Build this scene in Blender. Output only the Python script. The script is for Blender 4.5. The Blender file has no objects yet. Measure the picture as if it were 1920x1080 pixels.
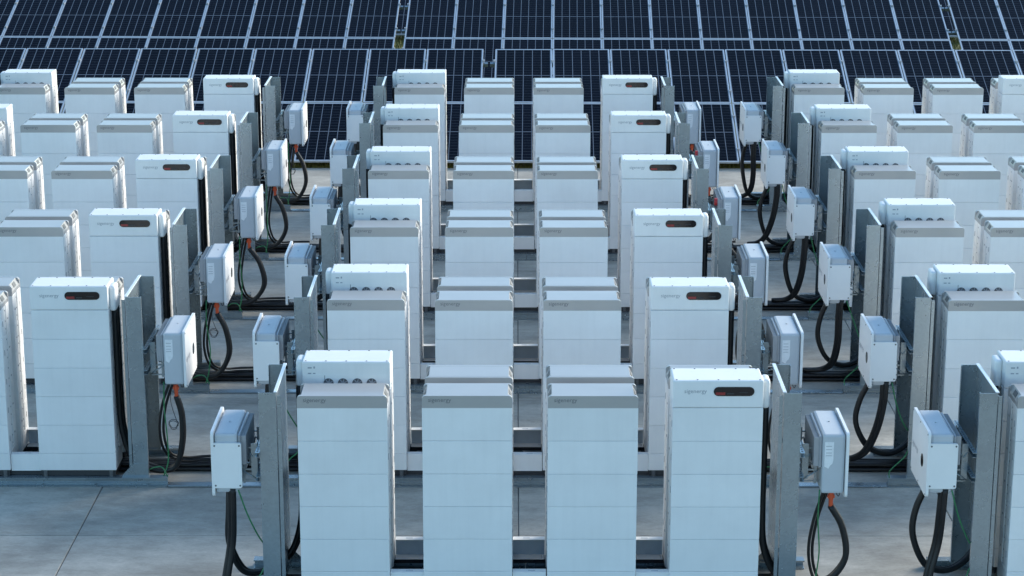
import bpy, bmesh, math, random
from mathutils import Vector, Matrix

random.seed(7)
scene = bpy.context.scene
COL = scene.collection
PI = math.pi

# ------------------------------------------------------------------ camera
F_PX, TH, YAW = 4031.8, 0.2647, 0.001865      # focal length in 1920-wide pixels, pitch down, yaw left
CAMX, CAMY, CAMZ = -0.1202, -17.3445, 7.5764
cam_d = bpy.data.cameras.new("camera")
cam = bpy.data.objects.new("camera", cam_d)
COL.objects.link(cam)
cam.location = (CAMX, CAMY, CAMZ)
cam.rotation_euler = (PI / 2 - TH, 0, YAW)
cam_d.sensor_width = 36.0
cam_d.lens = F_PX / 1920 * 36.0
cam_d.clip_start = 0.1
cam_d.clip_end = 2000
scene.camera = cam

# ------------------------------------------------------------------ sky, sun, exposure
SUN_EL, SUN_AZ = math.radians(22), math.radians(58)      # azimuth clockwise from +Y (behind, to the right)
world = bpy.data.worlds.new("World")
scene.world = world
world.use_nodes = True
wn = world.node_tree.nodes
wl = world.node_tree.links
wn.clear()
sky = wn.new("ShaderNodeTexSky")
sky.sky_type = 'NISHITA'
sky.sun_disc = False
sky.sun_elevation = SUN_EL
sky.sun_rotation = SUN_AZ
sky.air_density = 1.0
sky.dust_density = 0.7
sky.ozone_density = 3.5
bg = wn.new("ShaderNodeBackground")
bg.inputs['Strength'].default_value = 0.15
wo = wn.new("ShaderNodeOutputWorld")
tint = wn.new("ShaderNodeVectorMath")
tint.operation = 'MULTIPLY'
tint.inputs[1].default_value = (0.95, 1.035, 0.955)          # colour-cast tint on the sky: a slightly greener, paler blue all over
wl.new(sky.outputs[0], tint.inputs[0])
wl.new(tint.outputs[0], bg.inputs['Color'])
wl.new(bg.outputs[0], wo.inputs['Surface'])

sun_d = bpy.data.lights.new("sun", 'SUN')
sun_d.energy = 2.2
sun_d.angle = math.radians(28)
sun_d.color = (1.0, 0.90, 0.77)
sun = bpy.data.objects.new("sun", sun_d)
COL.objects.link(sun)
sv = Vector((math.sin(SUN_AZ) * math.cos(SUN_EL), math.cos(SUN_AZ) * math.cos(SUN_EL), math.sin(SUN_EL)))
sun.rotation_euler = sv.to_track_quat('Z', 'Y').to_euler()
sun.location = sv * 60

scene.view_settings.view_transform = 'Standard'
scene.view_settings.look = 'None'
scene.view_settings.gamma = 1.0
scene.view_settings.use_curve_mapping = False
scene.view_settings.exposure = 1.17

# ------------------------------------------------------------------ helpers
def proj(x, y, z):
    X, Y, Z = x - CAMX, y - CAMY, z - CAMZ
    c, s = math.cos(YAW), math.sin(YAW)
    X, Y = c * X + s * Y, -s * X + c * Y
    zc = Y * math.cos(TH) - Z * math.sin(TH)
    yu = Y * math.sin(TH) + Z * math.cos(TH)
    return 960 + F_PX * X / zc, 540 - F_PX * yu / zc

def in_view(x0, x1, y0, y1, z0, z1, m=40):
    us, vs = [], []
    for x in (x0, x1):
        for y in (y0, y1):
            for z in (z0, z1):
                u, v = proj(x, y, z)
                us.append(u); vs.append(v)
    return max(us) > -m and min(us) < 1920 + m and max(vs) > -m and min(vs) < 1080 + m

MATS = {}
def mat(name, color, rough=0.5, metal=0.0, spec=0.5, vary=0.0, vscale=6.0, bump=0.0, bscale=60.0, rvary=0.0, stretch=None, coat=0.0):
    m = bpy.data.materials.new(name)
    m.use_nodes = True
    nt = m.node_tree
    b = nt.nodes['Principled BSDF']
    b.inputs['Base Color'].default_value = (*color, 1)
    b.inputs['Roughness'].default_value = rough
    b.inputs['Metallic'].default_value = metal
    b.inputs['Specular IOR Level'].default_value = spec
    b.inputs['Coat Weight'].default_value = coat
    geo = nt.nodes.new('ShaderNodeNewGeometry')
    vec = geo.outputs['Position']
    if stretch:
        mp = nt.nodes.new('ShaderNodeMapping')
        mp.inputs['Scale'].default_value = stretch
        nt.links.new(vec, mp.inputs['Vector'])
        vec = mp.outputs[0]
    if vary > 0:
        n = nt.nodes.new('ShaderNodeTexNoise')
        n.inputs['Scale'].default_value = vscale
        n.inputs['Detail'].default_value = 6
        n.inputs['Roughness'].default_value = 0.6
        nt.links.new(vec, n.inputs['Vector'])
        r = nt.nodes.new('ShaderNodeMapRange')
        r.inputs['From Min'].default_value = 0.3
        r.inputs['From Max'].default_value = 0.7
        r.inputs['To Min'].default_value = 1 - vary
        r.inputs['To Max'].default_value = 1 + vary * 0.6
        nt.links.new(n.outputs['Fac'], r.inputs['Value'])
        mx = nt.nodes.new('ShaderNodeVectorMath')
        mx.operation = 'SCALE'
        mx.inputs[0].default_value = color
        nt.links.new(r.outputs[0], mx.inputs['Scale'])
        nt.links.new(mx.outputs[0], b.inputs['Base Color'])
        if rvary > 0:
            r2 = nt.nodes.new('ShaderNodeMapRange')
            r2.inputs['From Min'].default_value = 0.3
            r2.inputs['From Max'].default_value = 0.7
            r2.inputs['To Min'].default_value = rough - rvary
            r2.inputs['To Max'].default_value = rough + rvary
            nt.links.new(n.outputs['Fac'], r2.inputs['Value'])
            nt.links.new(r2.outputs[0], b.inputs['Roughness'])
    if bump > 0:
        n2 = nt.nodes.new('ShaderNodeTexNoise')
        n2.inputs['Scale'].default_value = bscale
        n2.inputs['Detail'].default_value = 4
        nt.links.new(vec, n2.inputs['Vector'])
        bp = nt.nodes.new('ShaderNodeBump')
        bp.inputs['Strength'].default_value = bump
        bp.inputs['Distance'].default_value = 0.01
        nt.links.new(n2.outputs['Fac'], bp.inputs['Height'])
        nt.links.new(bp.outputs[0], b.inputs['Normal'])
    MATS[name] = m
    return m

WHITE = mat('white_powder_coat', (0.80, 0.80, 0.79), 0.42, vary=0.05, vscale=2.5, rvary=0.06)
def add_weather(m, amount=0.05):
    nt = m.node_tree; L = nt.links
    b = nt.nodes['Principled BSDF']
    geo = [n for n in nt.nodes if n.type == 'NEW_GEOMETRY'][0]
    oi = nt.nodes.new('ShaderNodeObjectInfo')
    mp = nt.nodes.new('ShaderNodeMapping'); mp.inputs['Scale'].default_value = (1.0, 1.0, 0.06)
    L.new(geo.outputs['Position'], mp.inputs['Vector'])
    n = nt.nodes.new('ShaderNodeTexNoise'); n.inputs['Scale'].default_value = 22; n.inputs['Detail'].default_value = 5
    L.new(mp.outputs[0], n.inputs['Vector'])
    r = nt.nodes.new('ShaderNodeMapRange')
    r.inputs['From Min'].default_value = 0.45; r.inputs['From Max'].default_value = 0.75
    r.inputs['To Min'].default_value = 1.0; r.inputs['To Max'].default_value = 1.0 - amount
    L.new(n.outputs['Fac'], r.inputs['Value'])
    r2 = nt.nodes.new('ShaderNodeMapRange')
    r2.inputs['To Min'].default_value = 0.965; r2.inputs['To Max'].default_value = 1.02
    L.new(oi.outputs['Random'], r2.inputs['Value'])
    k = nt.nodes.new('ShaderNodeMath'); k.operation = 'MULTIPLY'
    L.new(r.outputs[0], k.inputs[0]); L.new(r2.outputs[0], k.inputs[1])
    old = b.inputs['Base Color'].links[0].from_socket
    sc = nt.nodes.new('ShaderNodeVectorMath'); sc.operation = 'SCALE'
    L.new(old, sc.inputs[0]); L.new(k.outputs[0], sc.inputs['Scale'])
    L.new(sc.outputs[0], b.inputs['Base Color'])
add_weather(WHITE, 0.028)
WHITE2 = mat('white_cover_paint', (0.80, 0.80, 0.79), 0.38, vary=0.04, vscale=3)
SILVER = mat('silver_grey_cap_paint', (0.395, 0.385, 0.375), 0.36, metal=0.15, vary=0.05, vscale=3, coat=0.35)
GREYBODY = mat('light_grey_paint', (0.50, 0.53, 0.56), 0.42, vary=0.05, vscale=4)
FIN = mat('cast_aluminium', (0.36, 0.38, 0.41), 0.45, metal=0.4, vary=0.1, vscale=8)
BLACK = mat('black_cable_rubber', (0.006, 0.006, 0.007), 0.5, vary=0.3, vscale=9)
DARK = mat('dark_plastic_and_gap_shade', (0.03, 0.032, 0.036), 0.5, vary=0.1)
SLOT = mat('grey_slot_plastic', (0.30, 0.315, 0.335), 0.5, vary=0.1)
INNERGREY = mat('blue_grey_inner_plate', (0.46, 0.54, 0.60), 0.5, vary=0.1)
DARKGREY = mat('dark_grey_steel', (0.10, 0.105, 0.11), 0.5, vary=0.15)
ORANGE = mat('orange_connector_plastic', (0.62, 0.085, 0.025), 0.4, vary=0.1)
REDDIM = mat('red_display_print', (0.26, 0.025, 0.025), 0.35, vary=0.1)
RED = mat('red_plastic', (0.45, 0.03, 0.03), 0.4, vary=0.1)
GREEN = mat('green_earth_wire', (0.02, 0.17, 0.06), 0.45, vary=0.15)
SCREEN = mat('black_glass_screen', (0.006, 0.006, 0.008), 0.12, vary=0.1)
TEXTG = mat('grey_print', (0.34, 0.36, 0.39), 0.6, vary=0.05)
TEXTD = mat('dark_print', (0.15, 0.155, 0.165), 0.6, vary=0.05)
STICK = mat('white_sticker_paper', (0.78, 0.79, 0.80), 0.55, vary=0.08, vscale=25)
SUNLIT = mat('sunlit_galvanised_edge', (0.80, 0.82, 0.84), 0.35, metal=0.3, vary=0.05)  # lighter galvanised steel: sun on the post tops put into the colour
ALU = mat('anodised_aluminium_frame', (0.62, 0.65, 0.68), 0.38, metal=0.55, vary=0.06)

# galvanised steel: spangle from voronoi, streaks
GALV = mat('galvanised_steel', (0.32, 0.375, 0.405), 0.28, metal=0.70, vary=0.07, vscale=2.5, rvary=0.06)
def add_spangle(m):
    nt = m.node_tree
    b = nt.nodes['Principled BSDF']
    geo = [n for n in nt.nodes if n.type == 'NEW_GEOMETRY'][0]
    v = nt.nodes.new('ShaderNodeTexVoronoi'); v.inputs['Scale'].default_value = 55
    nt.links.new(geo.outputs['Position'], v.inputs['Vector'])
    r = nt.nodes.new('ShaderNodeMapRange')
    r.inputs['To Min'].default_value = 0.93; r.inputs['To Max'].default_value = 1.05
    sp = nt.nodes.new('ShaderNodeSeparateColor')
    nt.links.new(v.outputs['Color'], sp.inputs[0])
    nt.links.new(sp.outputs[0], r.inputs['Value'])
    old = b.inputs['Base Color'].links[0].from_socket
    s = nt.nodes.new('ShaderNodeVectorMath'); s.operation = 'SCALE'
    nt.links.new(old, s.inputs[0]); nt.links.new(r.outputs[0], s.inputs['Scale'])
    nt.links.new(s.outputs[0], b.inputs['Base Color'])
add_spangle(GALV)

def concrete_mat():
    m = bpy.data.materials.new('weathered_concrete'); m.use_nodes = True
    nt = m.node_tree; b = nt.nodes['Principled BSDF']; L = nt.links
    geo = nt.nodes.new('ShaderNodeNewGeometry')
    oi = nt.nodes.new('ShaderNodeObjectInfo')
    def noise(scale, stretch=(1, 1, 1), detail=6, rough=0.6):
        mp = nt.nodes.new('ShaderNodeMapping'); mp.inputs['Scale'].default_value = stretch
        L.new(geo.outputs['Position'], mp.inputs['Vector'])
        n = nt.nodes.new('ShaderNodeTexNoise'); n.inputs['Scale'].default_value = scale
        n.inputs['Detail'].default_value = detail; n.inputs['Roughness'].default_value = rough
        L.new(mp.outputs[0], n.inputs['Vector'])
        return n.outputs['Fac']
    def rng(s, a, c, lo, hi):
        r = nt.nodes.new('ShaderNodeMapRange')
        r.inputs['From Min'].default_value = a; r.inputs['From Max'].default_value = c
        r.inputs['To Min'].default_value = lo; r.inputs['To Max'].default_value = hi
        L.new(s, r.inputs['Value']); return r.outputs[0]
    def mul(a, c):
        n = nt.nodes.new('ShaderNodeMath'); n.operation = 'MULTIPLY'
        L.new(a, n.inputs[0]); L.new(c, n.inputs[1]); return n.outputs[0]
    v = rng(noise(1.1, (0.75, 1.3, 1)), 0.3, 0.7, 0.66, 1.14)          # long sweeping stains
    v = mul(v, rng(noise(5.0, (0.7, 1.4, 1), 8, 0.7), 0.35, 0.65, 0.80, 1.08))
    v = mul(v, rng(noise(38, (0.6, 1.3, 1), 8, 0.75), 0.3, 0.7, 0.84, 1.10))
    v = mul(v, rng(noise(0.7, (1, 1, 1), 3), 0.5, 0.72, 1.0, 0.87))
    v = mul(v, rng(oi.outputs['Random'], 0, 1, 0.95, 1.05))
    v = mul(v, rng(noise(1.8, (0.4, 2.4, 1), 8, 0.75), 0.58, 0.70, 1.0, 0.74))        # rubbed tyre and drag marks along x
    vo = nt.nodes.new('ShaderNodeTexVoronoi'); vo.inputs['Scale'].default_value = 9.0
    L.new(geo.outputs['Position'], vo.inputs['Vector'])
    v = mul(v, rng(vo.outputs['Distance'], 0.02, 0.07, 0.82, 1.0))                      # small spots
    sc = nt.nodes.new('ShaderNodeVectorMath'); sc.operation = 'SCALE'
    sc.inputs[0].default_value = (0.465, 0.445, 0.395)
    L.new(v, sc.inputs['Scale']); L.new(sc.outputs[0], b.inputs['Base Color'])
    b.inputs['Roughness'].default_value = 0.8
    b.inputs['Specular IOR Level'].default_value = 0.3
    bp = nt.nodes.new('ShaderNodeBump'); bp.inputs['Strength'].default_value = 0.15; bp.inputs['Distance'].default_value = 0.01
    L.new(noise(60, (1, 1, 1), 6), bp.inputs['Height']); L.new(bp.outputs[0], b.inputs['Normal'])
    return m
CONC = concrete_mat()
SOIL = mat('dry_grass_soil', (0.075, 0.085, 0.012), 0.9, vary=0.4, vscale=3, bump=0.3, bscale=12)
GRASS = mat('yellow_green_grass', (0.13, 0.135, 0.02), 0.7, vary=0.5, vscale=2.2)

PW, PL = 1.03, 1.875        # solar panel width and length
def cell_mat():
    m = bpy.data.materials.new('solar_cells_under_glass'); m.use_nodes = True
    nt = m.node_tree; b = nt.nodes['Principled BSDF']; L = nt.links
    tc = nt.nodes.new('ShaderNodeTexCoord')
    sp = nt.nodes.new('ShaderNodeSeparateXYZ'); L.new(tc.outputs['Object'], sp.inputs[0])
    oi = nt.nodes.new('ShaderNodeObjectInfo')
    def M(op, a, c=None):
        n = nt.nodes.new('ShaderNodeMath'); n.operation = op
        for k, s in ((0, a), (1, c)):
            if s is None: continue
            if isinstance(s, (int, float)): n.inputs[k].default_value = s
            else: L.new(s, n.inputs[k])
        return n.outputs[0]
    W, Ln = PW - 0.06, PL - 0.06
    def line(coord, size, n, half):      # 1 on a grid line
        t = M('MULTIPLY', M('ADD', M('DIVIDE', coord, size), 0.5), n)
        fr = M('FRACT', t)
        d = M('MINIMUM', fr, M('SUBTRACT', 1.0, fr))
        d = M('MULTIPLY', d, size / n)
        return M('LESS_THAN', d, half), M('FLOOR', t)
    vx, ix = line(sp.outputs[0], W, 6, 0.0060)
    hy, iy = line(sp.outputs[1], Ln, 20, 0.0024)
    mid = M('LESS_THAN', M('ABSOLUTE', sp.outputs[1]), 0.010)
    bus, _ = line(sp.outputs[0], W, 60, 0.0006)
    wn_ = nt.nodes.new('ShaderNodeTexWhiteNoise'); wn_.noise_dimensions = '3D'
    cb = nt.nodes.new('ShaderNodeCombineXYZ'); L.new(ix, cb.inputs[0]); L.new(iy, cb.inputs[1]); L.new(oi.outputs['Random'], cb.inputs[2])
    L.new(cb.outputs[0], wn_.inputs['Vector'])
    cell = nt.nodes.new('ShaderNodeMix'); cell.data_type = 'RGBA'
    cell.inputs['A'].default_value = (0.0012, 0.0026, 0.0065, 1)
    cell.inputs['B'].default_value = (0.0030, 0.0045, 0.011, 1)
    L.new(M('ADD', M('MULTIPLY', wn_.outputs['Value'], 0.45), M('MULTIPLY', oi.outputs['Random'], 0.55)), cell.inputs['Factor'])
    m1 = nt.nodes.new('ShaderNodeMix'); m1.data_type = 'RGBA'
    m1.inputs['B'].default_value = (0.15, 0.175, 0.21, 1)
    L.new(cell.outputs['Result'], m1.inputs['A'])
    ln = M('MAXIMUM', M('MAXIMUM', M('MULTIPLY', vx, 1.0), M('MULTIPLY', hy, 0.45)), M('MAXIMUM', M('MULTIPLY', mid, 0.9), M('MULTIPLY', bus, 0.06)))
    L.new(ln, m1.inputs['Factor'])
    L.new(m1.outputs['Result'], b.inputs['Base Color'])
    b.inputs['Roughness'].default_value = 0.22
    b.inputs['Specular IOR Level'].default_value = 0.04
    return m
CELL = cell_mat()

# --- mesh building
def rect_box(bm, x0, x1, y0, y1, z0, z1, bev=0.0, seg=2, mi=0, only=None):
    g = bmesh.ops.create_cube(bm, size=1.0)
    vs = g['verts']
    for v in vs:
        v.co.x = x0 if v.co.x < 0 else x1
        v.co.y = y0 if v.co.y < 0 else y1
        v.co.z = z0 if v.co.z < 0 else z1
    fs = set(f for v in vs for f in v.link_faces)
    for f in fs: f.material_index = mi
    if bev > 0:
        es = set(e for v in vs for e in v.link_edges)
        if only: es = [e for e in es if only(e)]
        r = bmesh.ops.bevel(bm, geom=list(es), offset=bev, segments=seg, affect='EDGES', profile=0.5)
        for f in r['faces']: f.material_index = mi
    return vs

def prism(bm, pts, axis, a0, a1, mi=0):
    """extrude a 2-D outline along axis: 'y' -> pts are (x,z); 'x' -> (y,z); 'z' -> (x,y)"""
    def P(p, a):
        if axis == 'y': return (p[0], a, p[1])
        if axis == 'x': return (a, p[0], p[1])
        return (p[0], p[1], a)
    A = [bm.verts.new(P(p, a0)) for p in pts]
    B = [bm.verts.new(P(p, a1)) for p in pts]
    fs = [bm.faces.new(A), bm.faces.new(B[::-1])]
    n = len(pts)
    for i in range(n):
        fs.append(bm.faces.new((A[i], B[i], B[(i + 1) % n], A[(i + 1) % n])))
    for f in fs: f.material_index = mi
    bmesh.ops.recalc_face_normals(bm, faces=fs)
    return fs

def disc(bm, c, r, axis, h, n=12, mi=0):
    cx, cy, cz = c
    pts = [(r * math.cos(2 * PI * i / n), r * math.sin(2 * PI * i / n)) for i in range(n)]
    if axis == 'y': prism(bm, [(cx + a, cz + b) for a, b in pts], 'y', cy, cy + h, mi)
    elif axis == 'x': prism(bm, [(cy + a, cz + b) for a, b in pts], 'x', cx, cx + h, mi)
    else: prism(bm, [(cx + a, cy + b) for a, b in pts], 'z', cz, cz + h, mi)

def smooth_path(pts, sub=6):
    P = [Vector(p) for p in pts]
    P = [P[0] * 2 - P[1]] + P + [P[-1] * 2 - P[-2]]
    out = []
    for i in range(1, len(P) - 2):
        p0, p1, p2, p3 = P[i - 1:i + 3]
        for k in range(sub):
            t = k / sub
            out.append(0.5 * ((2 * p1) + (-p0 + p2) * t + (2 * p0 - 5 * p1 + 4 * p2 - p3) * t * t + (-p0 + 3 * p1 - 3 * p2 + p3) * t ** 3))
    out.append(P[-2])
    return out

def tube(bm, pts, r, n=8, sub=6, mi=0):
    path = smooth_path(pts, sub)
    rings = []
    up = Vector((0.31, 0.87, 0.2)).normalized()
    for i, p in enumerate(path):
        t = (path[min(i + 1, len(path) - 1)] - path[max(i - 1, 0)]).normalized()
        a = (up - t * up.dot(t)).normalized()
        up = a
        b = t.cross(a)
        rings.append([bm.verts.new(p + a * r * math.cos(2 * PI * k / n) + b * r * math.sin(2 * PI * k / n)) for k in range(n)])
    fs = []
    for A, B in zip(rings, rings[1:]):
        for k in range(n):
            fs.append(bm.faces.new((A[k], A[(k + 1) % n], B[(k + 1) % n], B[k])))
    fs.append(bm.faces.new(rings[0][::-1])); fs.append(bm.faces.new(rings[-1]))
    for f in fs:
        f.material_index = mi; f.smooth = True

def mesh(name, bm, mats, smooth=False):
    me = bpy.data.meshes.new(name)
    bmesh.ops.recalc_face_normals(bm, faces=bm.faces)
    bm.to_mesh(me); bm.free()
    for m in (mats if isinstance(mats, (list, tuple)) else [mats]): me.materials.append(m)
    if smooth:
        for p in me.polygons: p.use_smooth = True
    return me

def obj(name, me, parent=None, loc=(0, 0, 0), rot=(0, 0, 0)):
    o = bpy.data.objects.new(name, me)
    COL.objects.link(o)
    o.location = loc; o.rotation_euler = rot
    if parent: o.parent = parent
    return o

def thing(name, label, cat, group=None, loc=(0, 0, 0), rz=0.0):
    o = bpy.data.objects.new(name, None)
    COL.objects.link(o)
    o.empty_display_size = 0.2
    o.location = loc; o.rotation_euler = (0, 0, rz)
    o['label'] = label; o['category'] = cat
    if group: o['group'] = group
    return o

def tag(o, label, cat, group=None):
    o['label'] = label; o['category'] = cat
    if group: o['group'] = group
    return o

def text_mesh(name, body, width, m):
    cu = bpy.data.curves.new(name + '_c', 'FONT')
    cu.body = body; cu.size = 1.0; cu.extrude = 0.0
    cu.align_x = 'LEFT'; cu.resolution_u = 2
    o = bpy.data.objects.new(name + '_tmp', cu)
    COL.objects.link(o)
    dg = bpy.context.evaluated_depsgraph_get()
    me = bpy.data.meshes.new_from_object(o.evaluated_get(dg))
    bpy.data.objects.remove(o)
    xs = [v.co.x for v in me.vertices]; ys = [v.co.y for v in me.vertices]
    s = width / (max(xs) - min(xs))
    x0, ym = min(xs), (min(ys) + max(ys)) / 2
    for v in me.vertices: v.co = Vector(((v.co.x - x0) * s, (v.co.y - ym) * s, 0))
    me.name = name
    me.materials.clear(); me.materials.append(m)
    return me

# ------------------------------------------------------------------ layout
S = 3.0426          # row spacing in depth
P = 6.118           # block spacing sideways
SP = 1.064          # stack spacing inside a block
W2 = 0.3835         # half a stack's width
NROW = 6
BLOCKS = [('left', -P, range(1, 6)), ('middle', 0.0, range(0, 6)), ('right', P, range(0, 6))]
ROWN = ['nearest', 'second', 'third', 'fourth', 'fifth', 'farthest']

# ------------------------------------------------------------------ ground
bm = bmesh.new()
rect_box(bm, -400, 400, -200, 700, -0.60, -0.035)
g = obj('ground', mesh('ground', bm, SOIL)); g['kind'] = 'structure'
bm = bmesh.new()
XJ = [-16.8, -12.62, -8.45, -4.27, -0.094, 4.08, 8.26, 12.44, 16.6]
YJ = [-10.9, -6.72, -2.53, 1.657, 5.85, 10.04, 14.23, 18.38]
rect_box(bm, XJ[0] + .02, XJ[-1] - .02, YJ[0] + .02, YJ[-1] - .02, -0.20, -0.012)
pad = obj('concrete_pad', mesh('concrete_pad', bm, DARKGREY)); pad['kind'] = 'structure'
for a, b_ in zip(XJ, XJ[1:]):
    for c, d in zip(YJ, YJ[1:]):
        bm = bmesh.new()
        hx, hy = (b_ - a) / 2 - 0.005, (d - c) / 2 - 0.005
        rect_box(bm, -hx, hx, -hy, hy, -0.15, 0.0, bev=0.004, seg=1, only=lambda e: all(v.co.z > -0.01 for v in e.verts))
        obj('concrete_slab', mesh('concrete_slab', bm, CONC), pad, ((a + b_) / 2, (c + d) / 2, random.uniform(-.0015, .0015)))

# grass strip between the pad and the panels, and under the tables' gaps
rnd = random.Random(3)
verts, faces = [], []
def blade(x, y, h):
    a = rnd.uniform(0, PI); w = rnd.uniform(.006, .014)
    dx, dy = math.cos(a) * w, math.sin(a) * w
    lx, ly = rnd.uniform(-.4, .4) * h, rnd.uniform(-.4, .4) * h
    i = len(verts)
    verts.extend([(x - dx, y - dy, -.04), (x + dx, y + dy, -.04), (x + lx + dx * .3, y + ly + dy * .3, -.035 + h)])
    faces.append((i, i + 1, i + 2))
for _ in range(30000):
    x = rnd.uniform(-11.5, 12); y = 18.40 + abs(rnd.gauss(0, .55))
    blade(x, y, rnd.uniform(.03, .11) * (0.5 + 0.5 * math.sin(x * 3.1 + 2 * math.sin(x * .9)) ** 2))
for _ in range(24000):
    x = rnd.uniform(-3.6, 10.2); y = rnd.uniform(24.0, 33.5)
    if -3.6 < x < -1.2 or 8.0 < x < 10.2: blade(x, y, rnd.uniform(.05, .22))
me = bpy.data.meshes.new('grass'); me.from_pydata(verts, [], faces); me.materials.append(GRASS)
gr = obj('grass', me); gr['kind'] = 'stuff'
tag(gr, 'yellow green grass growing along the concrete edge under the solar panels', 'grass')

# ------------------------------------------------------------------ solar tables
TILT = math.radians(21)
bm = bmesh.new()
rect_box(bm, -PW / 2 + .022, PW / 2 - .022, -PL / 2 + .022, PL / 2 - .022, -0.02, -0.004)
GLASS_ME = mesh('solar_panel', bm, CELL)
bm = bmesh.new()
for x0, x1, y0, y1 in ((-PW/2, PW/2, -PL/2, -PL/2 + .024), (-PW/2, PW/2, PL/2 - .024, PL/2), (-PW/2, -PW/2 + .024, -PL/2 + .024, PL/2 - .024), (PW/2 - .024, PW/2, -PL/2 + .024, PL/2 - .024)):
    rect_box(bm, x0, x1, y0, y1, -0.038, 0.0)
FRAME_ME = mesh('panel_frame', bm, ALU)
bm = bmesh.new(); rect_box(bm, -.5, .5, -.03, .03, -.07, -.0)
PURLIN_ME = mesh('purlin', bm, GALV)

def solar_table(x0, n, pitch, y0, z0, rz, label, flip=False):
    t = thing('solar_table', label, 'solar panels', 'ground mounted solar tables behind the battery rows', (x0, y0, z0), rz)
    width = n * pitch
    px_all = []
    for i in range(n):
        for j in range(2):
            cx = (i + .5) * pitch - pitch * n * (1 if flip else 0)
            s = PL / 2 + j * (PL + .03)
            wy, wz = s * math.cos(TILT), s * math.sin(TILT)
            X = x0 + cx * math.cos(rz); Y = y0 + wy + cx * math.sin(rz)
            if not in_view(X - .6, X + .6, Y - 1, Y + 1, z0 + wz - .4, z0 + wz + .4, 60): continue
            p = obj('solar_panel', GLASS_ME, t, (cx + rnd.uniform(-.002, .002), wy, wz), (TILT + rnd.uniform(-.003, .003), rnd.uniform(-.002, .002), 0))
            f = obj('panel_frame', FRAME_ME, p)
            px_all.append(cx)
    a, b_ = min(px_all) - pitch / 2, max(px_all) + pitch / 2
    for s in (.38, 1.45, 2.30, 3.35):
        wy, wz = s * math.cos(TILT), s * math.sin(TILT)
        p = obj('purlin', PURLIN_ME, t, ((a + b_) / 2, wy + .045 * math.sin(TILT), wz - .045 * math.cos(TILT)), (TILT, 0, 0))
        p.scale = (b_ - a + .16, 1, 1)
    k = a + .4
    while k < b_:
        for s in (.7, 3.1):
            wy, wz = s * math.cos(TILT), s * math.sin(TILT)
            bm = bmesh.new(); rect_box(bm, -.04, .04, -.03, .03, -z0 - .1, wz - .10)
            obj('leg', mesh('leg', bm, GALV), t, (k, wy, 0))
        k += 3.1
    # clamps sitting in the gaps between panels
    bm = bmesh.new()
    xs = sorted(set(round(c + d * pitch / 2, 4) for c in px_all for d in (-1, 1)))
    for x in xs:
        for s in (.38, 1.45, 2.30, 3.35):
            wy, wz = s * math.cos(TILT), s * math.sin(TILT)
            rect_box(bm, x - .022, x + .022, wy - .04, wy + .04, wz - .012, wz + .018)
    if xs:
        c = obj('clamps', mesh('clamps', bm, FIN), t); c['kind'] = 'stuff'
    return t
R1, R2 = math.radians(-0.55), math.radians(-1.2)
solar_table(-0.54, 11, 1.05, 18.3, .14, R1, 'nearer solar table behind the middle and right battery blocks')
solar_table(-0.741, 11, 1.05, 18.3, .14, R1, 'nearer solar table at the left, ending just above the middle block', flip=True)
solar_table(-2.508, 11, 1.04, 25.93, .14, R2, 'farther solar table in the top centre between two grassy gaps')
solar_table(-2.70, 11, 1.04, 25.93, .14, R2, 'farther solar table at the top left of the photo', flip=True)
solar_table(9.11, 8, 1.04, 25.69, .14, R2, 'farther solar table in the top right corner of the photo')

R3 = math.radians(-1.2)
solar_table(-8.2, 11, 1.04, 32.9, .14, R3, 'farthest solar table, seen through the left grassy gap at the top')
solar_table(3.5, 11, 1.04, 32.65, .14, R3, 'farthest solar table, seen through the right grassy gap at the top')

# ------------------------------------------------------------------ stack meshes
D2 = 0.18           # half a stack's depth
ZB0, ZB1 = 0.15, 0.33
PH = 0.2985         # pack height
ZT = ZB1 + 5 * PH   # 1.8225

bm = bmesh.new()
rect_box(bm, -W2, W2, -D2, D2, ZB0, ZB1 - .0018, bev=.004, seg=1)
rect_box(bm, -W2 + .012, W2 - .012, -D2 + .012, D2 - .012, .09, ZB0 + .002, mi=1)  # dark fill: shade of the gap under the base put in as colour
BASE_ME = mesh('base', bm, [WHITE, DARK])
bm = bmesh.new()
rect_box(bm, -.018, .018, -.043, .0, 0.085, 0.15)
disc(bm, (0, -.043, .115), .012, 'y', -.006, 8)
FOOT_ME = mesh('foot', bm, DARKGREY)

bm = bmesh.new()
rect_box(bm, -W2, W2, -D2, -.015, 0, PH - .0018, bev=.003, seg=1)
rect_box(bm, -W2 + .007, W2 - .007, -.015, .045, .002, PH - .006)
rect_box(bm, -W2, W2, .045, D2, 0, PH - .0018, bev=.003, seg=1)
for s in (-1, 1):
    x = s * W2
    rect_box(bm, min(x, x + s * .003), max(x, x + s * .003), -.125, -.112, .11, .165, mi=1)
    for zz in (.05, .13, .24):
        disc(bm, (s * (W2 - .007), .015, zz), .0075, 'x', s * .004, 8, 1)
    rect_box(bm, min(x, x + s * .003), max(x, x + s * .003), .085, .11, .13, .145, mi=1)
PACK_ME = mesh('battery_pack', bm, [WHITE, SLOT])

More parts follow.
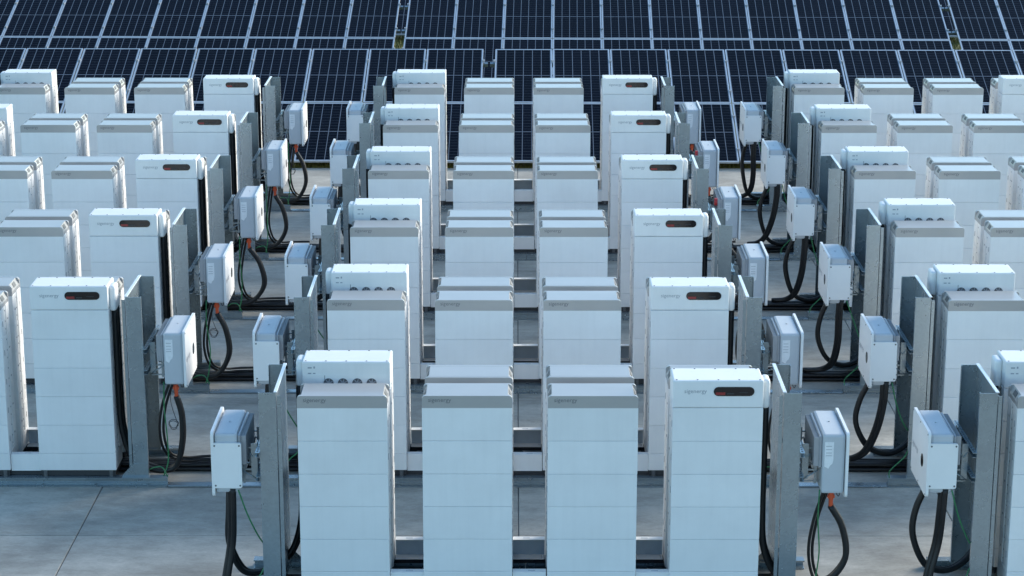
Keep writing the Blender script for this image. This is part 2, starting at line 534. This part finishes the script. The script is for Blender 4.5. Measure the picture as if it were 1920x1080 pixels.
def rounded_top(w, z0, z1, r, n=5):
    pts = [(-w, z0), (w, z0), (w, z1 - r)]
    for i in range(1, n + 1):
        a = PI / 2 * i / n
        pts.append((w - r + r * math.cos(a), z1 - r + r * math.sin(a)))
    for i in range(0, n):
        a = PI / 2 + PI / 2 * i / n
        pts.append((-w + r + r * math.cos(a), z1 - r + r * math.sin(a)))
    pts.append((-w, z1 - r))
    return pts
ZC0, ZC1 = ZT - .004, 1.927
bm = bmesh.new()
prism(bm, rounded_top(W2, ZC0, ZC1, .03), 'y', -D2, -D2 + .035)
prism(bm, [(-W2 + .002, ZC0), (W2 - .002, ZC0), (W2 - .002, ZC0 + .040), (W2 - .036, ZC1 - .001), (-W2 + .036, ZC1 - .001), (-W2 + .002, ZC0 + .040)], 'y', -D2 + .035, D2 - .03)
prism(bm, rounded_top(W2, ZC0, ZC1 - .002, .03), 'y', D2 - .03, D2)
for s in (-1, 1):       # handle recess's shade, drawn as a raised dark plate at each end
    c = Vector((s * (W2 - .0195), .0, ZC0 + .0745))
    vs = rect_box(bm, -.024, .024, -.05, .05, -.004, .0035, mi=1)
    ang = s * math.atan2(ZC1 - ZC0 - .041, .034)
    R = Matrix.Rotation(ang, 4, 'Y')
    for v in vs: v.co = R @ v.co + c
CAP_ME = mesh('cap', bm, [SILVER, DARKGREY])

ZI0, ZI1 = ZT, 2.066
bm = bmesh.new()
rect_box(bm, -W2, W2, -D2, D2, ZI0, ZI1, bev=.012, seg=2)
rect_box(bm, -W2 + .02, W2 - .02, D2 - .001, D2 + .0025, ZI0 + .01, ZI0 + .125, bev=0)   # vent panel on the back
rect_box(bm, .186, .190, D2 + .002, D2 + .004, ZI0 + .03, ZI0 + .12, mi=1)
INV_ME = mesh('inverter_head', bm, [WHITE, DARKGREY])
bm = bmesh.new()
for k in range(5):
    x = -W2 + .03 + k * (2 * W2 - .06) / 4
    for y in (-D2 + .024, D2 - .024):
        disc(bm, (x, y, ZI1 - .004), .008, 'z', .0065, 8)
SCREW_ME = mesh('screws', bm, DARKGREY)
bm = bmesh.new()
rect_box(bm, W2 - .004, W2 + .066, -.09, .09, 1.79, 2.05, bev=.028, seg=3)
COVER_ME = mesh('cable_cover', bm, WHITE2)
bm = bmesh.new()
def pill(w, h, n=8):
    r = h / 2; pts = []
    for i in range(n + 1):
        a = -PI / 2 + PI * i / n; pts.append((w / 2 - r + r * math.cos(a), r * math.sin(a)))
    for i in range(n + 1):
        a = PI / 2 + PI * i / n; pts.append((-w / 2 + r + r * math.cos(a), r * math.sin(a)))
    return pts
prism(bm, pill(.345, .08), 'y', -.006, .002)
SCREEN_ME = mesh('screen', bm, SCREEN)
bm = bmesh.new()
rect_box(bm, -.155, -.075, -.0085, -.0062, -.030, -.006, bev=0)
rect_box(bm, -.06, .0, -.0085, -.0062, -.024, -.012, mi=1)
rect_box(bm, .045, .115, -.0085, -.0062, -.010, -.004, mi=1)
GLYPH_ME = mesh('display_symbols', bm, [REDDIM, DARK])
bm = bmesh.new()
disc(bm, (0, 0, 0), .044, 'y', .003, 18, 0)
for k in range(7):
    a = 2 * PI * k / 7
    pts = [(.012 * math.cos(a - .5), .012 * math.sin(a - .5)), (.040 * math.cos(a - .08), .040 * math.sin(a - .08)), (.040 * math.cos(a + .12), .040 * math.sin(a + .12)), (.012 * math.cos(a + .5), .012 * math.sin(a + .5))]
    prism(bm, pts, 'y', .003, .0055, 1)
disc(bm, (0, 0, 0), .015, 'y', .0065, 10, 1)
FAN_ME = mesh('fan', bm, [DARKGREY, SLOT])
TXT_CAP = text_mesh('lettering', 'sigenergy', .195, TEXTD)
TXT_INV = text_mesh('lettering', 'sigenergy', .19, TEXTG)
TXT_BOX = text_mesh('lettering', 'sigenergy', .26, TEXTG)
# small printed label on the inverter's back: blocks of fine print as on the unit
bm = bmesh.new()
for x, z, w, h in ((0, 0, .035, .012), (.05, .0, .014, .018), (0, -.05, .03, .010), (.045, -.05, .022, .010), (.005, -.075, .05, .010)):
    rect_box(bm, -x - w, -x, D2 - .001, D2 + .0016, z, z + h)
PRINT_ME = mesh('fine_print', bm, MATS['grey_print'])
GAP = SP - 2 * W2
bm = bmesh.new()
rect_box(bm, W2 + .004, W2 + GAP - .004, -D2 + .03, -D2 + .036, .135, .310)
rect_box(bm, W2 + .004, W2 + GAP - .004, -D2 + .036, -D2 + .105, .304, .310)
rect_box(bm, W2 + .004, W2 + GAP - .004, -D2 + .036, -D2 + .150, .135, .141)
rect_box(bm, W2 + GAP / 2 - .01, W2 + GAP / 2 + .05, -D2 + .055, -D2 + .075, .310, .3115, mi=1)
rect_box(bm, W2 + .02, W2 + .032, -D2 + .12, -D2 + .132, .141, .170, mi=0)
rect_box(bm, W2 + .004, W2 + GAP - .004, -D2 + .0362, -D2 + .0385, .141, .304, mi=2)  # blue-grey plate over the cover's inner face
rect_box(bm, W2 - .02, W2 + GAP + .02, -D2 + .045, -D2 + .12, .088, .134, mi=3)  # dark fill carrying the painted under-base shade on below the cover
LINK_ME = mesh('link_cover', bm, [WHITE, GREYBODY, INNERGREY, DARK])

ORD = ['leftmost', 'second from left', 'second from right', 'rightmost']
def make_stack(kind, side, blk, i, k, x, y):
    """kind: 'battery' or 'inverter'; side: 'front' (faces the camera) or 'rear'"""
    if kind == 'battery':
        label = f'white battery stack with grey cap, {ORD[k]} on {side} side, {blk} block, {ROWN[i]} row'
        grp = 'grey capped battery stacks'
    elif side == 'front':
        label = f'white stack with black pill display facing front, {blk} block, {ROWN[i]} row'
        grp = 'inverter topped battery stacks'
    else:
        label = f'taller white stack with fan vents facing front, back left of {blk} block, {ROWN[i]} row'
        grp = 'inverter topped battery stacks'
    t = thing('battery_stack', label, 'battery stack', grp, (x + rnd.uniform(-.004, .004), y + rnd.uniform(-.006, .006), 0), (0 if side == 'front' else PI) + rnd.uniform(-.004, .004))
    b = obj('base', BASE_ME, t)
    for sx in (-1, 1):
        for sy in (-1, 1):
            obj('foot', FOOT_ME, t, (sx * .33, sy * .14, 0), (0, 0, 0 if sy < 0 else PI))
    for j in range(5):
        obj('battery_pack', PACK_ME, t, (rnd.uniform(-.0012, .0012), rnd.uniform(-.0012, .0012), ZB1 + j * PH))
    if kind == 'battery':
        c = obj('cap', CAP_ME, t)
        obj('lettering', TXT_CAP, c, (-.33, -D2 - .0012, 1.884), (PI / 2, 0, 0))
    else:
        c = obj('inverter_head', INV_ME, t)
        o = obj('screws', SCREW_ME, c); o['kind'] = 'stuff'
        obj('cable_cover', COVER_ME, c, (0, -.02, 0))
        obj('lettering', TXT_INV, c, (-.288, -D2 - .0012, 1.966), (PI / 2, 0, 0))
        s = obj('screen', SCREEN_ME, t, (.132, -D2, 1.970))
        obj('display_symbols', GLYPH_ME, s)
        for fx in (.155, .03, -.095, -.22):
            obj('fan', FAN_ME, c, (fx, D2 + .0026, 1.873))
        o = obj('fine_print', PRINT_ME, c, (.335, 0, 2.005)); o['kind'] = 'stuff'
    if (side == 'front' and k < 3) or (side == 'rear' and k > 0):
        obj('link_cover', LINK_ME, t)
    return t

for blk, bx, rows in BLOCKS:
    for i in rows:
        for k in range(4):
            x = bx + (k - 1.5) * SP
            yf, yr = S * i + D2, S * i + .53 + D2
            if in_view(x - W2, x + W2, yf - D2, yf + D2, .1, 2.0):
                make_stack('inverter' if k == 3 else 'battery', 'front', blk, i, k, x, yf)
            if in_view(x - W2, x + W2, yr - D2, yr + D2, .1, 2.0):
                make_stack('inverter' if k == 0 else 'battery', 'rear', blk, i, k, x, yr)

# ------------------------------------------------------------------ rails on the ground
def rail_mesh(x0, x1):
    bm = bmesh.new()
    rect_box(bm, x0, x1, -.045, .055, .074, .085)            # top flange
    rect_box(bm, x0, x1, -.030, -.022, .012, .074)           # web, set back: reads as a groove
    rect_box(bm, x0, x1, -.048, -.030, .030, .036)
    rect_box(bm, x0, x1, -.085, .055, .0, .012)              # bottom flange
    k = x0 + .15
    while k < x1:
        disc(bm, (k, -.062, .012), .011, 'z', .008, 6)
        k += .53
    return mesh('rail_section', bm, GALV)
RAIL_A, RAIL_B = rail_mesh(-2.5, .03), rail_mesh(.034, 2.5)
for blk, bx, rows in BLOCKS:
    for i in rows:
        for side, y, rz in (('front', S * i - .005, 0), ('rear', S * i + .895, PI)):
            if not in_view(bx - 2.5, bx + 2.5, y - .08, y + .08, 0, .08): continue
            t = thing('ground_rail', f'galvanised steel rail under the {side} stacks, {blk} block, {ROWN[i]} row', 'rail', 'galvanised rails on the concrete', (bx, y, 0), rz)
            obj('rail_section', RAIL_A, t); obj('rail_section', RAIL_B, t)
# flat strips linking the rails across the two aisles
for side, xc_, r0 in (('left', -P / 2, 1), ('right', P / 2, 0)):
    for i in range(r0, 6):
        bm = bmesh.new()
        rect_box(bm, -.55, .55, -.085, .02, 0.002, .022, bev=.004, seg=1)
        o = obj('aisle_strip', mesh('aisle_strip', bm, GALV), None, (xc_, S * i - .01, 0))
        tag(o, f'flat steel strip across the {side} aisle on concrete, {ROWN[i]} row', 'steel strip', 'flat strips across the aisles')

# ------------------------------------------------------------------ cable trunks between the back to back stacks
def trunk(x0, x1, seed):
    r_ = random.Random(seed); out = []
    lay = [(.375, .026), (.418, .026), (.461, .026), (.504, .026), (.396, .064), (.440, .064), (.483, .064), (.525, .064)]
    for n, (y, z) in enumerate(lay):
        bm = bmesh.new(); pts = []; m = 14
        for q in range(m + 1):
            x = x0 + (x1 - x0) * q / m
            pts.append((x, y + r_.uniform(-.008, .008), z + (r_.uniform(-.004, .01) if z > .05 else 0)))
        tube(bm, pts, .0225, 7, 2)
        out.append(mesh('cable', bm, BLACK))
    return out
for side, x0, x1, r0 in (('left', -P + .2, -.2, 1), ('right', .2, P - .2, 1)):
    for i in range(r0, 6):
        t = thing('cable_trunk', f'bundle of black cables lying across the {side} aisle, {ROWN[i]} row', 'cable bundle', 'cable bundles across the aisles', ((x0 + x1) / 2, S * i, 0))
        for me in trunk(x0 - (x0 + x1) / 2, x1 - (x0 + x1) / 2, i * 7 + (side == 'left')):
            obj('cable', me, t)
if True:
    t = thing('cable_trunk', 'bundle of black cables between the bases of the nearest row, middle block', 'cable bundle', 'cable bundles across the aisles', (0, 0, 0))
    for me in trunk(-2.2, 2.2, 99): obj('cable', me, t)

# ------------------------------------------------------------------ galvanised posts beside each block (built for the right hand side)
H0, H1 = .085, 1.955
bm = bmesh.new(); rect_box(bm, -.045, -.039, -.41, .41, H0, H1); WEB_ME = mesh('web_plate', bm, GALV)
bm = bmesh.new(); rect_box(bm, -.056, -.026, -.412, .412, H1, H1 + .010, bev=.002, seg=1); TOP_ME = mesh('lit_top_edge', bm, SUNLIT)  # thin bar added to carry the sunlit edge colour
bm = bmesh.new(); rect_box(bm, -.039, .10, -.41, -.404, H0, H1 - .002, bev=0)
rect_box(bm, .10, .105, -.41, -.375, H0, H1 - .002); FL_F = mesh('flange', bm, GALV)
bm = bmesh.new(); rect_box(bm, -.039, .10, .404, .41, H0, H1 - .002)
rect_box(bm, .10, .105, .375, .41, H0, H1 - .002); FL_R = mesh('flange', bm, GALV)
bm = bmesh.new(); rect_box(bm, -.085, -.058, -.405, -.400, H0 + .02, H1 - .03)
rect_box(bm, -.058, -.054, -.405, -.372, H0 + .02, H1 - .03)
rect_box(bm, -.0545, -.0455, -.39, -.375, .5, .54); rect_box(bm, -.0545, -.0455, -.39, -.375, 1.5, 1.54)
STRIP_ME = mesh('edge_strip', bm, GALV)
def foot_mesh(s):
    bm = bmesh.new()
    y = s * .412
    rect_box(bm, -.16, .11, y - .03, y + .03, .0855, .0935)
    ya, yb = sorted((s * .4105, s * .4165))
    prism(bm, [(-.16, .094), (.10, .094), (.10, .22), (-.045, .22), (-.155, .105)], 'y', ya, yb)
    for x in (-.1, .0, .07): disc(bm, (x, y - .018 * s, .0935), .010, 'z', .008, 6)
    return mesh('foot_gusset', bm, GALV)
FG_F, FG_R = foot_mesh(-1), foot_mesh(1)
def strut(z):
    bm = bmesh.new()
    rect_box(bm, .106, .110, -.44, .44, z, z + .042)
    rect_box(bm, .110, .145, -.44, .44, z, z + .004); rect_box(bm, .110, .145, -.44, .44, z + .038, z + .042)
    for k in range(16):
        y = -.41 + k * .054
        rect_box(bm, .118, .134, y, y + .026, z + .042, z + .0432, mi=1)
    return mesh('strut_rail', bm, [GALV, DARKGREY])
ST_U, ST_L = strut(1.385), strut(1.165)
bm = bmesh.new()
rect_box(bm, .146, .152, -.045, .045, 1.13, 1.45); rect_box(bm, .152, .20, -.045, -.041, 1.13, 1.45)
rect_box(bm, .152, .23, -.03, -.024, 1.40, 1.412); rect_box(bm, .152, .305, -.03, -.018, 1.20, 1.215); rect_box(bm, .152, .305, -.03, -.018, 1.10, 1.112); rect_box(bm, .255, .275, -.035, -.028, 1.085, 1.262)
HANG_ME = mesh('hanger', bm, GALV)
bm = bmesh.new()
tube(bm, [(.15, -.04, 1.38), (.185, -.05, 1.33), (.21, -.045, 1.36), (.225, -.03, 1.30)], .006, 5, 3)
tube(bm, [(.15, -.04, 1.12), (.19, -.05, 1.15), (.24, -.045, 1.18), (.29, -.03, 1.21)], .007, 5, 3)
TIE_ME = mesh('bracket_tie', bm, GALV)

def mirror(me):
    m2 = me.copy()
    for v in m2.vertices: v.co.x = -v.co.x
    m2.flip_normals()
    return m2
POST = dict(web_plate=[WEB_ME], lit_top_edge=[TOP_ME], flange=[FL_F, FL_R], edge_strip=[STRIP_ME], foot_gusset=[FG_F, FG_R], strut_rail=[ST_U, ST_L])
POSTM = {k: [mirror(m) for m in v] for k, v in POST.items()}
HANGM, TIEM = mirror(HANG_ME), mirror(TIE_ME)

# ------------------------------------------------------------------ inverter boxes on the posts (local: front cover towards +x)
CX = 2.60
bm = bmesh.new(); rect_box(bm, -.10, .096, -.335, .335, 1.04, 1.576, bev=.022, seg=2)
disc(bm, (.0, .02, 1.5745), .010, 'z', .008, 8)
BODY_ME = mesh('body', bm, GREYBODY)
bm = bmesh.new()
rect_box(bm, -.128, -.101, -.32, .32, 1.27, 1.558, bev=.008, seg=1)
for k in range(28):
    y = -.310 + k * .0222
    rect_box(bm, -.17, -.128, y, y + .007, 1.285, 1.545)
HS_ME = mesh('heat_sink', bm, FIN)
bm = bmesh.new()
rect_box(bm, -.012, .012, -.362, .362, -.293, .293, bev=.034, seg=3, only=lambda e: abs(e.verts[0].co.y - e.verts[1].co.y) < 1e-6 and abs(e.verts[0].co.z - e.verts[1].co.z) < 1e-6)
for y in (-.34, 0, .34):
    for z in (-.27, .27): disc(bm, (.012, y, z), .008, 'x', .003, 8, 1)
FC_ME = mesh('front_cover', bm, [WHITE2, DARKGREY])
bm = bmesh.new()
pts = [(.05 * math.cos(2 * PI * k / 20), .058 * math.sin(2 * PI * k / 20)) for k in range(20)]
prism(bm, pts, 'x', .0, .004)
LED_ME = mesh('status_window', bm, SCREEN)
bm = bmesh.new()
rect_box(bm, -.135, .110, -.012, .012, -.203, .203, bev=.014, seg=2, only=lambda e: abs(e.verts[0].co.x - e.verts[1].co.x) < 1e-6 and abs(e.verts[0].co.z - e.verts[1].co.z) < 1e-6)
for x in (-.118, .092):
    for z in (-.18, .18): disc(bm, (x, -.012, z), .008, 'y', -.003, 8, 1)
EP_ME = mesh('end_cover', bm, [WHITE2, DARKGREY])
bm = bmesh.new()
prism(bm, [(-.08, 1.29), (-.045, 1.27), (-.03, 1.30), (-.012, 1.315), (-.004, 1.35), (-.004, 1.51), (-.08, 1.51)], 'y', -.3375, -.3345)
for z in (1.47, 1.44, 1.41, 1.385):
    rect_box(bm, -.07, -.02, -.3380, -.3375, z, z + .005, mi=1)
ST_ME = mesh('label_sticker', bm, [STICK, MATS['grey_print']])
bm = bmesh.new()
for k in range(5):
    x = -.06 + k * .03
    disc(bm, (x, .0, 1.02), .013, 'z', .045, 8)
    disc(bm, (x, .06, 1.03), .011, 'z', .04, 8)
tube(bm, [(-.03, -.03, 1.05), (-.05, -.05, 1.0), (-.02, -.06, .99), (0, -.04, 1.04)], .004, 5, 4)
tube(bm, [(.03, -.03, 1.05), (.06, -.05, .99), (.075, -.04, 1.01), (.05, -.02, 1.05)], .004, 5, 4)
GL_ME = mesh('cable_glands', bm, DARK)
bm = bmesh.new(); disc(bm, (-.205, -.25, 1.50), .05, 'x', .035, 14)
CAPR_ME = mesh('red_fan_cap', bm, RED)
bm = bmesh.new(); disc(bm, (0, 0, .0), .024, 'z', .06, 10); disc(bm, (0, 0, -.065), .019, 'z', .066, 10); rect_box(bm, -.03, .03, -.012, .012, .01, .035)
CONN_ME = mesh('connector', bm, ORANGE)

def site(blk, bx, i, right):
    """post, inverter box and cables at one end of one block row"""
    s = 1 if right else -1
    X = lambda v: bx + s * v
    Y0 = S * i
    if not in_view(X(2.0), X(3.0), Y0, Y0 + .8, 0, 1.95): return
    where = f'{"right" if right else "left"} end of {blk} block, {ROWN[i]} row'
    r_ = random.Random(i * 31 + (1 if right else 0) * 7 + len(blk))
    t = thing('mounting_post', f'tall galvanised channel post at {where}', 'steel post', 'galvanised posts at the block ends', (X(2.2), Y0 + .41, 0))
    src = POST if right else POSTM
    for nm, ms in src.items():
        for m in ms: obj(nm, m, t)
    for y in (-.22, .22):
        h = obj('hanger', HANG_ME if right else HANGM, t, (0, y, 0))
        o = obj('bracket_tie', TIE_ME if right else TIEM, h); o['kind'] = 'stuff'
    fac = 'right' if right else 'left'
    b = thing('inverter_box', f'inverter box facing {fac} on post at {where}', 'inverter', 'inverter boxes on the posts', (X(CX), Y0 + .36, r_.uniform(-.006, .006)), 0 if right else PI)
    obj('body', BODY_ME, b); obj('heat_sink', HS_ME, b)
    fc = obj('front_cover', FC_ME, b, (.112, 0, 1.305))
    obj('status_window', LED_ME, fc, (.0122, .14 if not right else .15, -.03))
    obj('lettering', TXT_BOX, fc, (.0135, -.32, -.02), (PI / 2, 0, PI / 2))
    obj('end_cover', EP_ME, b, (0, .3485, 1.295), (0, 0, PI)).scale = (-1, 1, 1)
    obj('label_sticker', ST_ME, b)
    o = obj('cable_glands', GL_ME, b, (0, -.2 if right else .2, 0)); o['kind'] = 'stuff'
    if blk == 'middle' and right and i in (3, 4): obj('red_fan_cap', CAPR_ME, b)
    # ---- power cable from the stack's side cover, down, under the post and up into the box
    j = lambda a=.02: r_.uniform(-a, a)
    if right:
        jx, jz = j(.08), j(.05)
        path = [(2.015, .15, 1.80), (2.015, .15, 1.3), (2.015, .15, .8), (2.035, .15, .5), (2.12, .15, .26 + jz), (2.26, .15, .15 + jz), (2.42, .13, .12 + jz), (2.60 + jx * .5, .12, .18 + jz), (2.72 + jx, .1, .42), (2.69 + jx * .6, .1, .70), (2.60, .1, .90)]
        offs = [(0, 0, 0), (.012, .062, .01)]
        end = (2.60, .1, .965)
    else:
        jx, jz = j(.07), j(.05)
        path = [(2.015, .72, 1.80), (2.015, .72, 1.3), (2.015, .72, .8), (2.035, .71, .5), (2.12, .66, .26 + jz), (2.28, .56, .14 + jz), (2.46, .46, .13 + jz), (2.63 + jx * .5, .36, .25 + jz), (2.72 + jx, .32, .55), (2.72 + jx * .6, .30, .80), (2.65, .28, 1.04)]
        if blk == 'middle': path[7:] = [(2.56, .38, .24 + jz), (2.605 + jx * .4, .26, .52), (2.61, .2, .82), (2.595, .16, 1.06)]
        offs = [(0, 0, 0), (.012, -.062, .012)]
        end = None
    c = thing('power_cable', f'thick black cable loop under the inverter box at {where}', 'cable', 'black cable loops under the inverter boxes', (X(2.3), Y0 + .3, 0))
    L = lambda p: (X(p[0]) - X(2.3), p[1] - .3, p[2])
    for n, o_ in enumerate(offs):
        bm = bmesh.new()
        pts = []
        for q, p in enumerate(path):
            k = 1.0 if q < 6 else max(.25, 1 - (q - 5) * .16)
            pts.append(L((p[0] + o_[0] * k + (j(.006) if 3 < q < 9 else 0), p[1] + o_[1] * k, p[2] + o_[2] * k)))
        tube(bm, pts, .029 if n == 0 else .027, 8, 6)
        obj('strand', mesh('strand', bm, BLACK), c)
    if end: obj('connector', CONN_ME, c, L(end))
    # ---- second cable from the box down to the trunk
    if right:
        jx = j(.04)
        path = [(2.54, .1, 1.05), (2.47 + jx, .12, .78), (2.435 + jx, .14, .5), (2.48 + jx, .2, .26), (2.60, .34, .13), (2.78, .43, .11), (3.0, .45, .108)]
        if i == 0: path[3:] = [(2.47 + jx, .16, .26), (2.56, .12, .09), (2.72, .06, .032)]
        rad = .014
        nst = 2
    else:
        jx = j(.10)
        path = [(2.55, .03, 1.08), (2.555, .05, .85), (2.585 + jx * .5, .12, .56), (2.65 + jx, .24, .29), (2.74 + jx, .38, .15), (2.88, .46, .110)]
        if i == 0: path[3:] = [(2.62, .10, .29), (2.65, .08, .12), (2.68, .04, .035)]
        rad = .027
        nst = 2
    c2 = thing('output_cable', f'black cable from inverter box to ground at {where}', 'cable', 'black cables from the inverter boxes to the ground', (X(2.6), Y0 + .3, 0))
    for n in range(nst):
        bm = bmesh.new()
        tube(bm, [(X(p[0] + n * (.035 if right else .028)) - X(2.6), p[1] - .3 + n * .022, p[2] + (n * .03 if q > 3 and right else 0)) for q, p in enumerate(path)], rad, 7, 6)
        obj('strand', mesh('strand', bm, BLACK), c2)
    if right and r_.random() < .8:      # thin coil of control wire
        bm = bmesh.new()
        cx, cz = 2.56 + j(.03), .62 + j(.05)
        pts = [L_ for L_ in [(X(cx + .045 * math.cos(a) * (1 + .2 * math.sin(3 * a))) - X(2.6), -.22 + .01 * a / 6, cz + .05 * math.sin(a) + .002 * a) for a in [k * .6 for k in range(22)]]]
        tube(bm, pts, .0035, 5, 2)
        tube(bm, [(X(2.57) - X(2.6), -.2, 1.04), (X(2.54) - X(2.6), -.2, .85), (X(cx + .04) - X(2.6), -.22, cz + .03)], .0035, 5, 4)
        obj('control_wire', mesh('control_wire', bm, DARK), c2)
    # ---- green earth wires
    if right:
        p1 = [(2.49, .04, 1.07), (2.485, .03, .8), (2.50 + j(), .02, .5), (2.495 + j(), 0, .25), (2.46, -.03, .10)]
        p2 = [(2.30, .04, .14), (2.37, .0, .20 + j()), (2.45, -.03, .19), (2.49 + j(), -.05, .10)]
    else:
        p1 = [(2.50, .0, 1.08), (2.43 + j(), .02, .85), (2.33 + j(), .05, .62), (2.235, .06, .48)]
        p2 = [(2.24, .05, .50), (2.31, .02, .34), (2.36 + j(), .0, .28), (2.47 + j(), -.03, .16), (2.49, -.05, .09)]
    e = thing('earth_wire', f'thin green earth wire hanging at {where}', 'wire', 'green earth wires', (X(2.4), Y0, 0))
    for p in (p1, p2):
        bm = bmesh.new(); tube(bm, [(X(a) - X(2.4), b_, c_) for a, b_, c_ in p], .0065, 6, 5)
        obj('wire', mesh('wire', bm, GREEN), e)

for blk, bx, rows in BLOCKS:
    for i in rows:
        site(blk, bx, i, True)
        site(blk, bx, i, False)
bpy.context.view_layer.update()
